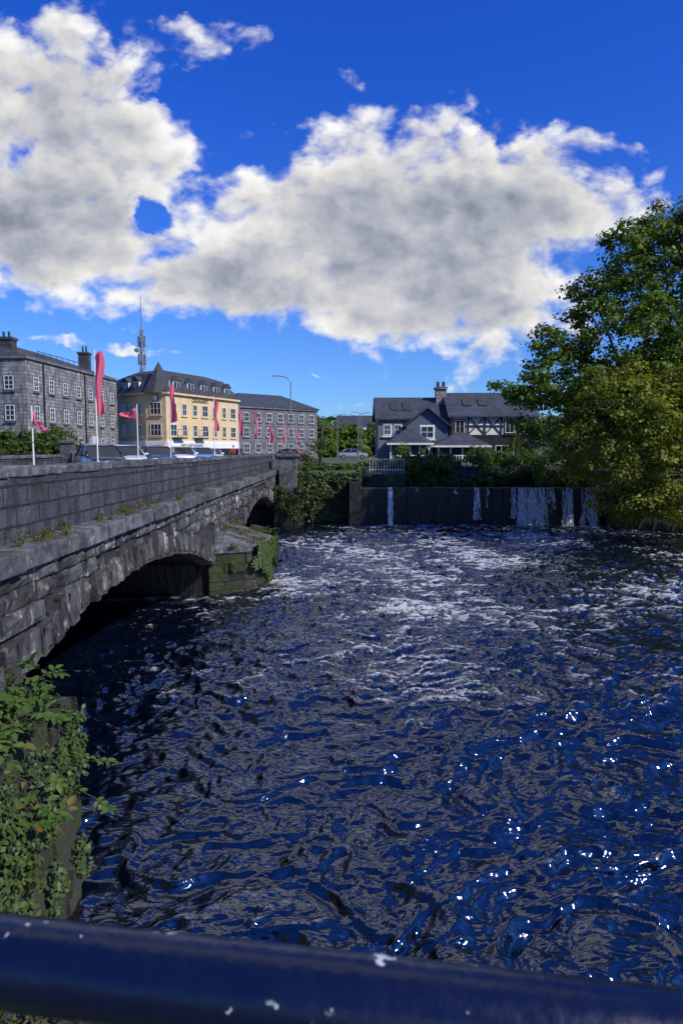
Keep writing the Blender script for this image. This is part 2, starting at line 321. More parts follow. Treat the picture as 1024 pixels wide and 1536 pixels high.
mb.add([(XB,1.5,3.4),(fx,1.5,3.4),(fx,51.5,3.4),(XB,51.5,3.4)],[(0,1,2,3)])
mb.obj('core_and_vaults',[M_mortar,M_wet],BR)
mb=MB()
for cy,cz,R,hs,y0,y1,zs,zc in AR:
    a0=math.asin(hs/R); n=50
    for i in range(n):
        t0=-a0+2*a0*i/n+.0010; t1=-a0+2*a0*(i+1)/n-.0010; ro=R+random.uniform(.42,.66); pr=random.uniform(.0,.10)
        def P(t,r,x): return (x,cy+math.sin(t)*r,cz+math.cos(t)*r)
        x0=FX-.5; x1=FX+pr-.03
        j=lambda p:(p[0]+random.uniform(-.04,.04),p[1]+random.uniform(-.01,.01),p[2]+random.uniform(-.02,.02))
        mb.hexa([P(t0,R-.01,x0),j(P(t0,R-.01,x1)),j(P(t1,R-.01,x1)),P(t1,R-.01,x0),P(t0,ro,x0),j(P(t0,ro,x1)),j(P(t1,ro,x1)),P(t1,ro,x0)])
        tm=(t0+t1)/2; q=(t1-t0)*.3
        mb.hexa([j(P(t0+q*.4,R+.06,x1-.02)),j(P(tm,R+.1,x1+.05)),j(P(tm,R+.1,x1+.05)),j(P(t1-q*.4,R+.06,x1-.02)),j(P(t0+q*.4,ro-.06,x1-.02)),j(P(tm,ro-.12,x1+.04)),j(P(tm,ro-.12,x1+.04)),j(P(t1-q*.4,ro-.06,x1-.02))])
mb.obj('voussoirs',[M_stone],BR)
def blocked(a,b_,z0,z1):
    for cy,cz,R,hs,y0,y1,zs,zc in AR:
        for y in np.linspace(a,b_,4):
            for z in (z0,z1):
                if math.hypot(y-cy,z-cz)<R+.50 and z>zs-.3 and abs(y-cy)<hs+.45: return True
                if y0-.01<y<y1+.01 and z<zc: return True
    return False
mb=MB()
def rock(mb,x,y0,y1,z0,z1,pr):
    n=4; vs=[];yv=np.linspace(y0,y1,n); zv=np.linspace(z0,z1,n)
    for a in range(n):
        for c in range(n):
            e=(a in(0,n-1)) or (c in(0,n-1)); 
            vs.append((x+pr+(random.uniform(-.02,.005) if e else random.uniform(.01,.075)),yv[a]+(0 if e else random.uniform(-.03,.03)*(y1-y0)),zv[c]+(0 if e else random.uniform(-.02,.02))))
    k=len(vs); vs+=[(x-.3,y0,z0),(x-.3,y1,z0),(x-.3,y1,z1),(x-.3,y0,z1)]
    fs=[(a*n+c,(a+1)*n+c,(a+1)*n+c+1,a*n+c+1) for a in range(n-1) for c in range(n-1)]
    fs+=[(k,k+1)+tuple(i*n for i in range(n-1,-1,-1)),(k+2,k+3)+tuple(i*n+n-1 for i in range(n)),(k+3,k)+tuple(range(n)),(k+1,k+2)+tuple((n-1)*n+i for i in range(n-1,-1,-1))]
    mb.add(vs,fs)
z=-.3; 
while z<3.33:
    h=random.choice([.24,.27,.3]); h=min(h,3.37-z)
    if h<.08: break
    y=1.5+random.uniform(-.3,0)
    while y<51.3:
        L=random.uniform(.35,.85); segs=[(y,min(y+L,51.4))]
        if blocked(*segs[0],z,z+h):
            k=5; segs=[(y+L*i/k,min(y+L*(i+1)/k,51.4)) for i in range(k)]
            segs=[s for s in segs if not blocked(*s,z,z+h)]
            if segs:
                if segs[-1][0]-segs[0][0]<L: segs=[(segs[0][0],segs[-1][1])]
        for s in segs:
            if s[1]-s[0]>.06: rock(mb,FX,s[0]+.01,s[1]-.01,z+.01,z+h-.01,random.uniform(-.04,.05))
        y+=L
    z+=h
mb.obj('coursed_masonry',[M_stone],BR)
mb=MB(); y=1.5
while y<47.5:
    L=random.uniform(.8,1.5); e=min(y+L,47.6); dx=random.uniform(-.02,.025)
    mb.box(-4.9,FX+.16+dx,y+.006,e-.006,3.37,3.66+random.uniform(-.012,.012),0,.014); y+=L
mb.obj('string_ledge',[M_cope],BR,bevel=.03)
mb=MB(); mb.box(-5.18,-4.76,1.5,47.6,3.4,4.62); mb.box(-15.2,-14.8,1.5,47.6,-1,4.6)
mb.obj('parapet_wall',[M_parap],BR)
mb=MB()
for xa,xb in ((-5.22,-4.73),(-15.25,-14.75)):
    y=1.5
    while y<47.5:
        L=random.uniform(.5,1.1); e=min(y+L,47.6); mb.box(xa,xb+random.uniform(-.015,.02),y+.005,e-.005,4.60,4.75+random.uniform(-.02,.015),0,.012); y+=L
mb.obj('parapet_coping',[M_cope],BR,bevel=.025)
mb=MB(); mb.box(-6.8,-5.18,1.5,47.6,3.4,3.82,0); mb.box(-14.8,-13.2,1.5,47.6,3.4,3.82,0); mb.obj('footways',[M_pave],BR)
mb=MB(); pl=[(-4.6,23.35),(-3.4,23.9),(-2.8,24.9),(-2.65,26.0),(-2.8,27.1),(-3.4,28.1),(-4.6,28.6)]
z=-.8
while z<1.45:
    h=.3; n=len(pl); off=random.uniform(0,.3)
    for i in range(n-1):
        a=Vector((*pl[i],0)); b_=Vector((*pl[i+1],0))
        nrm=Vector((b_.y-a.y,a.x-b_.x,0)).normalized()
        ps=[a+(b_-a)*t for t in (.01,.5+off-.15-.01,.5+off-.15+.01,.99)]
        for s,e in((ps[0],ps[1]),(ps[2],ps[3])):
            pr=random.uniform(-.03,.05); q=[s-nrm*.6,s+nrm*pr,e+nrm*pr,e-nrm*.6]
            mb.hexa([(p.x,p.y,z+.006) for p in q]+[(p.x,p.y,z+h-.006) for p in q])
    z+=h
mb.obj('cutwater_courses',[M_mossy],BR,bevel=.02)
mb=MB(); c=Vector((-4.0,25.97,0)); big=[(c.x+(x-c.x)*1.06,c.y+(y-c.y)*1.03) for x,y in pl]
n=len(big); mb.add([(x,y,1.4) for x,y in big]+[(x,y,1.58) for x,y in big]+[(-4.5,24.6,2.15),(-4.5,25.97,2.3),(-4.5,27.3,2.15)],
  [tuple(range(n))[::-1]]+[(i,i+1,n+i+1,n+i) for i in range(n-1)]+[(n,n+1,2*n),(n+1,n+2,2*n),(n+2,n+3,2*n+1,2*n),(n+3,n+4,2*n+2,2*n+1),(n+4,n+5,2*n+2),(n+5,n+6,2*n+2)])
mb.obj('cutwater_cap',[M_cope],BR,bevel=.02)
mb=MB(); mb.add([(x,y,-1.4) for x,y in pl]+[(x,y,1.42) for x,y in pl],[(i,i+1,n+i+1,n+i) for i in range(n-1)]); o=mb.obj('cutwater_core',[M_wet],BR); o.scale=(1.003,1,1)
mb=MB(); mb.box(-4.45,-2.7,44.6,46.2,-1.4,2.3,1); mb.box(-4.1,-2.95,44.8,45.95,2.3,4.55,0); mb.box(-4.25,-2.8,44.65,46.1,4.55,4.75,0); mb.box(-4.0,-3.05,44.95,45.85,4.75,4.92,0)
mb.obj('end_pier',[M_cope,M_wet],BR,bevel=.03)
k=30000; a=rng.uniform(-1.5,1.5,k); P=np.stack([-4.2+1.62*np.abs(np.cos(a))**.6,25.97+2.35*np.sin(a),1.68-np.abs(rng.normal(0,.55,k))],1)
q=perlin(a*2.2,P[:,2]*1.3,7); P=P[(P[:,2]>.15)&(q+.5*np.cos(a-.5)-.2+.25*(rng.random(k)-.5)>-.05)]
N=np.stack([P[:,0]+4.2,P[:,1]-25.97,np.full(len(P),.8)],1)+rng.normal(size=(len(P),3))*.5; leaves('ivy',P+unit(N)*rng.uniform(.0,.14,(len(P),1)),N,.085,L_ivy)
k=3500; P=np.stack([rng.uniform(-4.3,-2.8,k),rng.uniform(24.2,27.9,k),np.zeros(k)],1); P=P[perlin(P[:,0]*1.5,P[:,1]*1.5,9)>.08]; P[:,2]=1.64+(-2.7-P[:,0])*.36+rng.uniform(0,.08,len(P))
leaves('cap_grass',P,rng.normal(size=P.shape),.09,L_weed,wid=.15)
C=[];
for y,n_,s in [(9.6,3,.2),(10.4,6,.26),(11.2,3,.15),(13.2,4,.16),(14.6,7,.26),(15.4,3,.15),(17,3,.15),(19,4,.18),(22,3,.18),(25.5,5,.2),(30,4,.2),(35,5,.22),(40,6,.25),(43,5,.3)]:
    for i in range(n_): C.append((-4.62+random.uniform(-.12,.25),y+random.uniform(-.5,.5),3.68+random.uniform(0,.08),s*random.uniform(.5,1)))
C=np.array(C); P,N=ball(C[:,:3],np.stack([C[:,3]*.7,C[:,3]*1.3,C[:,3]*.6],1),60,1,.1); P[:,2]=np.maximum(P[:,2],3.66); leaves('ledge_weeds',P,N,.055,L_weed,wid=.16)
RD=root('road'); mb=MB(); mb.box(-13.2,-6.8,-3,47.6,3.5,3.72); mb.add([(-15,47.6,3.66),(-5,47.6,3.66),(-5,75,3.66),(-9,108,3.66),(-16,108,3.66),(-24,80,3.66)],[(0,1,2,3,4,5)])
mb.obj('carriageway',[M_asph],RD)
mb=MB(); y=2
while y<46: mb.box(-10.06,-9.94,y,y+2,3.719,3.7235); y+=4
mb.obj('centre_line',[M_white],RD)
# ------------------------------------------------------------------ weir
WR=root('weir'); mb=MB()
x=1.2
while x<17.2:
    L=random.uniform(.7,1.3); mb.box(x,min(x+L,17.3),45,45.9,-1.4,2.50+random.uniform(-.03,.02),0,.02); x+=L
mb.box(.5,1.25,44.2,46.6,-1.4,2.9,0); mb.box(17.2,18.4,44.0,46,-1.4,2.7,0)
mb.obj('weir_wall',[M_wet],WR,bevel=.02)
M_fall,nt,b=newmat('falling_water'); b.inputs['Base Color'].default_value=(.82,.86,.9,1); b.inputs['Roughness'].default_value=.4
tc=nt.nodes.new('ShaderNodeTexCoord'); mp=nt.nodes.new('ShaderNodeMapping'); mp.inputs['Scale'].default_value=(14,9,1.6); nt.links.new(tc.outputs['Object'],mp.inputs[0])
fa,_=noise(nt,mp.outputs[0],1.6,6,.75); nt.links.new(sstep(nt,fa,.45,.62),b.inputs['Alpha'])
mb=MB()
def fall(xc,wd,dens,z0=0.0):
    for i in range(dens):
        x=xc+random.gauss(0,wd*.4); ww=random.uniform(.02,.09); o_=random.uniform(.03,.5); pts=[]; zt=z0+(random.uniform(0,1.4) if random.random()<.55 else 0); dr=random.uniform(-.3,.3)*wd
        for k in range(8):
            t=k/7; zz=2.53+(zt-2.53)*t; yy_=44.98-o_*math.sqrt(t)-.02; s=ww*(.5+2.2*t)/2+random.uniform(0,.02); xx=x+dr*t*t+random.uniform(-.02,.02)*(1+3*t); pts+=[(xx-s,yy_,zz),(xx+s,yy_,zz)]
        mb.add(pts,[(2*k,2*k+1,2*k+3,2*k+2) for k in range(7)])
fall(3.2,.22,12); fall(3.3,.1,6); fall(8.9,.4,12,.4); fall(9.6,.12,3,1.2); fall(11.9,.35,26); fall(12.5,.4,30); fall(13.1,.5,26); fall(11.3,.2,6,.5); fall(13.8,.3,6,.8); fall(14.9,.45,24); fall(16.4,.6,30)
for xx in(5.0,7.4): fall(xx,.1,1,random.uniform(1.4,1.9))
mb.obj('falling_water',[M_fall],WR)
# ------------------------------------------------------------------ quay walls
mb=MB()
z=-1
while z<3.05:
    x=-4.2
    while x<1.1:
        L=random.uniform(.4,.8); mb.box(x+.01,min(x+L,1.1)-.01,46+random.uniform(-.04,.03),46.6,z+.01,z+.33,0,.01); x+=L
    z+=.34
mb.box(-4.2,1.15,45.9,46.7,3.06,3.3,0)
mb.obj('river_wall',[M_mossy])
mb=MB(); mb.box(1.2,17.6,50.7,51.4,1,3.75,0); mb.obj('bank_wall',[M_parap])
mb=MB()
z=-1
while z<2.3:
    h=.3; y=1.9
    while y<7.25:
        L=random.uniform(.3,.6); mb.box(-3.5,-2.92+random.uniform(-.06,.06),y+.01,min(y+L,7.3)-.01,z+.01,z+h-.01,0,.025); y+=L
    x=-4.4
    while x<-3.0:
        L=random.uniform(.3,.6); mb.box(x+.01,min(x+L,-2.95)-.01,6.9,7.32+random.uniform(-.04,.04),z+.01,z+h-.01,0,.02); x+=L
    z+=h
mb.box(-4.4,-3.0,1.9,7.25,-1,2.2,0)
mb.obj('abutment_wall',[M_mossy],bevel=.03)
mb=MB(); mb.box(-.55,30,.6,1.0,-1.5,3.4); mb.box(-4.4,-.5,1.5,2.05,-1.5,3.4); mb.box(-.75,-.5,.6,2.04,-1.5,3.395); mb.obj('quay_wall',[M_parap])
# ------------------------------------------------------------------ bushes helper
def bush(name,clist,k,size,m,up=.6,shell=.35,wid=.32):
    C=np.array([c[:3] for c in clist],float); R=np.array([(c[3:6] if len(c)>=6 else (c[3],)*3) for c in clist],float)
    n=14; D=unit(rng.normal(size=(len(C)*n,3))); CC=np.repeat(C,n,0)+D*np.repeat(R,n,0)*.72; RR=np.repeat(R,n,0)*rng.uniform(.25,.5,(len(CC),1))
    P,N=ball(CC,RR,k,up,shell); return leaves(name,P,N,size,m,wid=wid)
BP=root('bramble_bush'); mb=MB(); LP=[];LN=[];LA=[]
for i in range(100):
    p=Vector((random.uniform(-4.0,-3.1),random.uniform(5.3,7.1),random.uniform(1.2,2.5))); d=Vector((random.uniform(-.1,.6),random.uniform(-.5,.3),random.uniform(.0,.8))).normalized()*.14
    for k in range(random.randint(3,6)):
        q=p+d; mb.cyl(p,q,.006,.004,4); p=q; d=(d+Vector((random.uniform(-.03,.03),random.uniform(-.03,.03),-.04))).normalized()*.14
        if p.x>-2.55: break
        if random.random()<.95:
            ax=Vector((random.uniform(-1,1),random.uniform(-1,.6),random.uniform(-.5,.4))).normalized(); up_=Vector((random.uniform(-.2,.6),random.uniform(-.6,.2),1)).normalized(); sd_=ax.cross(up_).normalized(); sz=random.uniform(.07,.12)
            e=p+ax*sz*1.6; mb.cyl(p,e,.003,.002,3)
            for c_,dir_ in((e,ax),(p+ax*sz*1.3,(ax*.5+sd_)),(p+ax*sz*1.3,(ax*.5-sd_)),(p+ax*sz*.6,(ax*.3+sd_)),(p+ax*sz*.6,(ax*.3-sd_))):
                dv=dir_.normalized(); LP.append(c_+dv*sz*.5); LA.append(dv); LN.append((up_+Vector((random.uniform(-.2,.2),)*3)).normalized()); 
P=np.array([tuple(p) for p in LP]); A=np.array([tuple(p) for p in LA]); N=np.array([tuple(p) for p in LN]); N=unit(N-A*(N*A).sum(1,keepdims=True)); B=np.cross(N,A); L=rng.uniform(.075,.125,(len(P),1))
V_=np.stack([P-A*L*.5,P-A*L*.15+B*L*.30+N*L*.06,P+A*L*.25+B*L*.20+N*L*.02,P+A*L*.55-N*L*.14,P+A*L*.25-B*L*.20+N*L*.02,P-A*L*.15-B*L*.30+N*L*.06],1).reshape(-1,3)
base=np.arange(len(P))[:,None]*6; F_=np.concatenate([base+np.array([0,1,2,3]),base+np.array([0,3,4,5])],0)
np_mesh('leaflets',V_,F_,[L_near],BP)
for i in range(26):
    p=Vector((random.uniform(-3.6,-3.0),random.uniform(5.4,7.1),random.uniform(1.0,2.6))); d=Vector((random.uniform(.2,.8),random.uniform(-.4,.4),random.uniform(-.2,.8))).normalized()*.1
    for k in range(random.randint(5,9)): q=p+d; mb.cyl(p,q,.004,.003,4); p=q; d=(d+Vector((random.uniform(-.02,.02),random.uniform(-.02,.02),-.03))).normalized()*.1
mb.obj('stems',[M_bark],BP)
bush('ivy',[(-3.2,6.9,2.2,.4),(-3.5,6.2,2.1,.6),(-3.3,5.4,2.0,.6),(-3.2,4.6,1.9,.5),(-3.05,6.5,1.6,.3),(-3.0,5.8,1.2,.3),(-3.0,5.1,1.0,.35)],60,.06,L_ivy,up=.7,shell=.1)
k=5200; P=np.stack([np.full(k,-2.88)+rng.uniform(0,.08,k),rng.uniform(4,7.3,k),rng.uniform(.05,2.2,k)],1); P=P[perlin(P[:,1]*1.5,P[:,2]*1.5)>-.05]
leaves('wall_plants',P,np.tile([1,-.3,.6],(len(P),1))+rng.normal(size=(len(P),3))*.4,.06,L_ivy)
k=9000; P=np.stack([rng.uniform(-3,-.62,k),rng.uniform(1.2,2.05,k),3.40+rng.uniform(0,.05,k)],1)
leaves('verge_grass',P,rng.normal(size=(k,3))*np.array([1,1,.5]),.035,L_weed,wid=.14)
k=11000; P=np.stack([rng.uniform(-4.3,1.3,k),45.95-np.abs(rng.normal(0,.12,k)),rng.uniform(.15,3.5,k)],1)
q=perlin(P[:,0]*.8,P[:,2]*.8,3); P=P[q+(P[:,2]-2)*.15>-.2]
leaves('ivy',P,np.tile([0,-1,.5],(len(P),1))+rng.normal(size=(len(P),3))*.4,.17,L_ivy)
bush('pier_shrub',[(-3.5,44.4,1.6,.8),(-2.9,44.3,.9,.7),(-4.0,43.9,2.2,.6),(-2.6,44.8,2.2,.5)],40,.14,L_ivy)
# ------------------------------------------------------------------ trees
def tree(name,base,lobes,nsub,k,size,m,trunk=.45,sub=(.7,1.4)):
    rt=root(name); mb=MB(); b0=Vector(base); top=Vector((base[0]+.3,base[1],base[2]+3.2)); mb.cyl(b0,top,trunk,trunk*.75,10)
    CC=[];RR=[]
    for l in lobes:
        c=Vector(l[:3]); mid=top+(c-top)*.5+Vector((random.uniform(-.5,.5),random.uniform(-.5,.5),.4)); mb.cyl(top,mid,trunk*.4,trunk*.22,7); mb.cyl(mid,c,trunk*.22,trunk*.08,6)
        r=np.array(l[3:6]); n=int(nsub*(r[0]*r[2])/9)
        for i in range(n):
            d=unit(rng.normal(size=(1,3)))[0]; s=rng.uniform(.5,1.08)
            p=np.array(l[:3])+d*r*s; CC.append(p); q=rng.uniform(*sub)*(.75 if s>.95 else 1); RR.append((q*1.15,q*1.15,q*.6))
            if i%7==0: mb.cyl(c,Vector(p),trunk*.07,trunk*.02,4)
    mb.obj('trunk_and_limbs',[M_bark],rt,smooth=True)
    P,N=ball(np.array(CC),np.array(RR),k,.7,.25); leaves('foliage',P,N,size,m,rt); return rt
tree('broadleaf_tree',(19.5,42.5,1.5),[(17.2,41,15.6,2.4,2.8,2.5),(19.2,42,17.4,2.5,2.8,2.3),(14.9,41,13.6,2.0,2.4,2.0),(12.7,40.5,11.0,1.8,2.2,1.5),(10.7,40,8.7,1.9,2.2,1.4),(13.8,40,9.2,2.9,3,2.3),(17.4,40,11.6,3.1,3.2,2.8),(21.5,42,12.5,4,4,4),(21.5,41,17.4,3,3,2.6),(11.9,39.5,6.6,1.7,2,1.3),(21,41,7,4,4,3.5),(16.5,41,8,3,3,3)],72,85,.235,L_tree,.4,sub=(.5,1.1))
tree('sycamore_tree',(20.5,38.5,.6),[(13.0,37.5,5.7,1.8,2.2,1.4),(15.0,37,7.6,2.5,2.6,2.0),(14.2,37.5,4.0,1.9,2.2,1.6),(16.8,37,4.8,2.5,2.6,2.5),(16.2,37.5,2.3,2.2,2.2,1.4),(18.6,37,6.8,3,3,2.8),(19.2,37.5,2.6,2.6,2.6,2.0),(16.2,39.5,1.8,1.4,1.6,1.2)],78,85,.20,L_lime,.3,sub=(.45,1.0))
tree('ash_tree',(27,52,3.5),[(25,52,9,5,4,4.5),(20,53,8,3.5,3,3.5),(31,52,10,5,4,5)],36,60,.42,L_tree,.4,sub=(1.0,1.8))
tree('small_tree',(-1.6,49,3.6),[(-2.2,49,4.8,1.0,1,1.0),(-1.2,49,5.2,.9,1,.9),(-2.6,49.5,4.2,.8,.8,.7)],160,46,.12,L_hedge,.08,sub=(.25,.45))
def row(x0,x1,y,z,r,n,jy=.5,jr=.3):
    return [(x0+(x1-x0)*(i+.5)/n+random.uniform(-.2,.2),y+random.uniform(-jy,jy),z+random.uniform(-.15,.15),r*random.uniform(1-jr,1+jr)) for i in range(n)]
bush('riverside_shrubs',row(-2.8,1.2,47,3.6,.55,8)+row(1.5,5,52,3.7,.7,6)+row(5,10,51.5,3.9,.8,8)+row(10,15,52,4.1,.9,7),70,.14,L_hedge)
bush('weir_bank_plants',row(2.0,10,49.6,2.6,.6,13,.6)+row(10.0,16.5,50.2,3.0,.7,9,.4),60,.13,L_hedge)
bush('bank_shrubs',row(14.5,24,48.5,3.4,1.3,9,.8)+row(16.5,24,47.5,2.2,1.2,8,.5),80,.2,L_tree)
bush('laurel_shrub',row(3.4,8.0,50.5,3.7,.75,8)+[(4.6,52.5,4.7,.8),(6.4,53,4.4,.7),(10.6,53,4.6,1.0),(12.3,53,4.6,1.0),(14.0,54,5,1.2),(16,54,5,1.5),(18.5,54,5,1.6),(17.8,60,5.6,1.9),(20,61,6.2,2.4),(23,60,6,2.6),(26,60,6,2.6)],70,.15,L_tree)
bush('hedge',row(-27,-18.5,47,4.7,1.2,12,.4)+row(-27,-19,47.5,5.6,.9,12,.3),90,.16,L_hedge)
bush('distant_trees',row(-6,14,150,6.5,4,12,8)+row(-10,20,210,9,6,11,10)+row(-3,4,128,5,1.8,5,2),90,.8,L_tree)
bush('distant_treeline',[(x,330+random.uniform(-40,60),14+random.uniform(-2,4),14,12,6.5) for x in range(-160,260,16)],70,2.4,L_ivy)
# ------------------------------------------------------------------ buildings
class Fr:
    def __init__(s,a,b): s.a=Vector((*a,0)); d=Vector((*b,0))-s.a; s.L=d.length; s.t=d.normalized(); s.n=Vector((s.t.y,-s.t.x,0))
    def p(s,u,o,z): q=s.a+s.t*u+s.n*o; return (q.x,q.y,z)
    def box(s,mb,u0,u1,o0,o1,z0,z1,mi=0): mb.hexa([s.p(u0,o0,z0),s.p(u0,o1,z0),s.p(u1,o1,z0),s.p(u1,o0,z0),s.p(u0,o0,z1),s.p(u0,o1,z1),s.p(u1,o1,z1),s.p(u1,o0,z1)],mi)
def window(mb,F,u,z,w,h,fr=1,gl=2,sill=3,bars=1,rows=2):
    F.box(mb,u-w/2-.10,u+w/2+.10,0,.035,z-.10,z+h+.10,sill)
    F.box(mb,u-w/2,u+w/2,.0,.05,z,z+h,gl)
    F.box(mb,u-w/2,u-w/2+.06,.03,.085,z,z+h,fr); F.box(mb,u+w/2-.06,u+w/2,.03,.085,z,z+h,fr)
    F.box(mb,u-w/2+.06,u+w/2-.06,.03,.083,z+h-.06,z+h,fr); F.box(mb,u-w/2+.06,u+w/2-.06,.03,.083,z,z+.06,fr)
    for i in range(bars): uu=u-w/2+w*(i+1)/(bars+1); F.box(mb,uu-.018,uu+.018,.03,.075,z+.06,z+h-.06,fr)
    for i in range(1,rows): zz=z+h*i/rows; F.box(mb,u-w/2+.06,u+w/2-.06,.03,.07,zz-.02,zz+.02,fr)
    F.box(mb,u-w/2-.16,u+w/2+.16,.0,.16,z-.2,z-.10,sill)
def prism(mb,pts,z0,z1,mi=0):
    n=len(pts); mb.add([(x,y,z0) for x,y in pts]+[(x,y,z1) for x,y in pts],[(i,(i+1)%n,n+(i+1)%n,n+i) for i in range(n)]+[tuple(range(n,2*n))],mi)
MI=root('stone_mill_building'); mb=MB(); c1=(-28.7,63);c2=(-27.3,84);c3=(-41.2,85);c4=(-42.6,64)
prism(mb,[c1,c2,c3,c4],3.4,13.3); 
F=Fr(c1,c2); Ff=Fr(c4,c1)
for zz,hh in((4.9,1.4),(7.7,1.4),(10.5,1.25)):
    for i in range(7): window(mb,F,1.7+i*2.95,zz,.9,hh,1,2,3,1,3)
    for i in range(4): window(mb,Ff,Ff.L-1.6-i*3.0,zz,.9,hh,1,2,3,1,3)
F.box(mb,-.15,F.L+.1,-.1,.18,13.3,13.5,3); Ff.box(mb,0,Ff.L-.1,-.1,.18,13.3,13.5,3)
for u in (3.1,12.1): F.box(mb,u-.06,u+.06,.02,.14,3.6,13.2,4)
mb.obj('walls_and_windows',[M_mill,M_white,M_glass,M_granite,M_dark],MI)
mb=MB(); mb.add([(-28.55,62.8,13.5),(-27.1,84.1,13.5),(-41.3,85.2,13.5),(-42.7,63.8,13.5),(-35.4,66.5,16.0),(-34.4,81,16.0)],[(0,1,5,4),(1,2,5),(2,3,4,5),(3,0,4)])
mb.obj('slate_roof',[M_slateg],MI)
mb=MB(); mb.box(-31.8,-30.6,64.5,65.6,13.5,15.4); mb.box(-31.9,-30.5,64.4,65.7,15.2,15.45); mb.box(-30.9,-29.8,81.5,82.6,13.5,16.4); mb.box(-31.0,-29.7,81.4,82.7,16.2,16.45)
for x in(-31.5,-31.0,-30.5,-30.1): mb.cyl((x,65 if x<-30.9 else 82,15.4 if x<-30.9 else 16.4),(x,65 if x<-30.9 else 82,16.0 if x<-30.9 else 17.2),.13,.11,8)
for i in range(9): mb.cyl((-30.6+.1*i,70+i*1.3,13.6),(-30.6+.1*i,70+i*1.3,14.9),.03,.03,5)
mb.cyl((-30.6,70,14.9),(-29.8,80.4,14.9),.04,.04,5); mb.box(-33,-30.8,70,80.5,13.5,14.6)
mb.obj('chimneys_and_plant',[M_slateg],MI)
HO=root('yellow_hotel'); mb=MB()
fp=[(-28.4,88),(-23.9,84.2),(-21.2,83.4),(-14.6,97.5),(-23,105),(-33,96)]
prism(mb,fp,3.4,11.9)
F1=Fr(fp[0],fp[1]);F2=Fr(fp[1],fp[2]);F3=Fr(fp[2],fp[3])
for zz,hh in((6.7,1.45),(9.3,1.45)):
    for i in range(7): window(mb,F3,1.3+i*2.15,zz,.85 if i%3 else 1.2,hh,1,2,0,1,2)
    for i in range(3): window(mb,F1,1.1+i*1.8,zz,1.0,hh,1,2,0,1,2)
    window(mb,F2,1.4,zz,1.5,hh,1,2,0,2,2)
for F in(F1,F2,F3):
    F.box(mb,0,F.L,.0,.12,5.95,6.12,3)
    F.box(mb,0.02,F.L-.02,.0,.16,5.2,5.95,1)
    F.box(mb,0.05,F.L-.05,.0,.07,3.6,5.2,4)
    n=max(1,int(F.L/2.2))
    for i in range(n): F.box(mb,(i+.12)*F.L/n,(i+.88)*F.L/n,.06,.10,4.1,5.1,2)
    F.box(mb,-.1,F.L+.1,.0,.35,11.75,11.98,0)
for i in (0,1): F3.box(mb,1.0+i*4.3,2.9+i*4.3,.1,.9,6.45,6.55,5); 
for uu in(1.0,2.9,5.3,7.2):
    F3.box(mb,uu-.02,uu+.02,.86,.9,6.55,7.5,5)
for u0 in(1.0,5.3): F3.box(mb,u0,u0+1.9,.86,.9,7.45,7.5,5)
mb.obj('walls_and_windows',[M_yellow,M_white,M_glass,M_white,M_brown,M_dark],HO)
mb=MB(); cx=sum(p[0] for p in fp)/6; cy=sum(p[1] for p in fp)/6
def ins(k,z): return [(cx+(x-cx)*k,cy+(y-cy)*k,z) for x,y in fp]
mb.add(ins(1.04,11.98)+ins(.80,14.4)+ins(.55,15.0),[(i,(i+1)%6,6+(i+1)%6,6+i) for i in range(6)]+[(6+i,6+(i+1)%6,12+(i+1)%6,12+i) for i in range(6)]+[tuple(range(12,18))])
tw=[(-22.4+1.9*math.cos(a),84.9+1.9*math.sin(a)) for a in [i*math.pi/4 for i in range(8)]]
mb.add([(x,y,11.9) for x,y in tw]+[(-22.4+(x+22.4)*1.12,84.9+(y-84.9)*1.12,11.9) for x,y in tw]+[(-22.4,84.9,15.8)],[(8+i,8+(i+1)%8,16) for i in range(8)])
mb.obj('mansard_roof',[M_slateg],HO)
mb=MB()
def dorm(F,u,w=1.3):
    F.box(mb,u-w/2,u+w/2,-2.2,-.25,12.1,13.5,1); F.box(mb,u-w/2+.12,u+w/2-.12,-.26,-.2,12.3,13.35,2); F.box(mb,u-.03,u+.03,-.21,-.16,12.3,13.35,1)
    p=[F.p(u-w/2-.15,-.1,13.5),F.p(u+w/2+.15,-.1,13.5),F.p(u,-.1,14.1),F.p(u-w/2-.15,-2.6,13.5),F.p(u+w/2+.15,-2.6,13.5),F.p(u,-2.6,14.1)]
    mb.add(p,[(0,1,2),(0,2,5,3),(1,4,5,2),(0,3,4,1)],0)
for u in (2.4,5.2,8.0,10.8,13.4): dorm(F3,u)
for u in (1.3,3.6): dorm(F1,u)
mb.obj('dormers',[M_slateg,M_white,M_glass],HO)
mb=MB()
mb.cyl(F2.p(1.4,0,11.3),F2.p(1.4,.12,11.3),.42,.42,20,0); mb.cyl(F2.p(1.4,.1,11.3),F2.p(1.4,.14,11.3),.34,.34,20,1); mb.obj('clock',[M_dark,M_white],HO)
def text(s,F,u,z,size,m,parent,o=.2):
    c=bpy.data.curves.new('lettering','FONT'); c.body=s; c.size=size; c.extrude=.015; ob=bpy.data.objects.new('lettering',c); COL.objects.link(ob); c.materials.append(m)
    ob.matrix_world=Matrix.Translation(F.p(u,o,z))@Matrix(((F.t.x,0,F.n.x,0),(F.t.y,0,F.n.y,0),(0,1,0,0),(0,0,0,1))); ob.parent=parent
text('GRANARY',F3,5.0,11.0,.75,M_brown,HO,.05)
text('BAR & RESTAURANT',F3,2.5,5.4,.5,M_dark,HO,.18)
GB=root('grey_stone_building'); mb=MB(); d1=(-16.0,108);d2=(-4.2,119);d3=(-12,127);d4=(-24,116)
prism(mb,[d1,d2,d3,d4],3.4,11.8); F=Fr(d1,d2)
for zz in(4.6,7.1,9.5):
    for i in range(7): window(mb,F,1.3+i*2.25,zz,1.1,1.4,1,2,3,1,2)
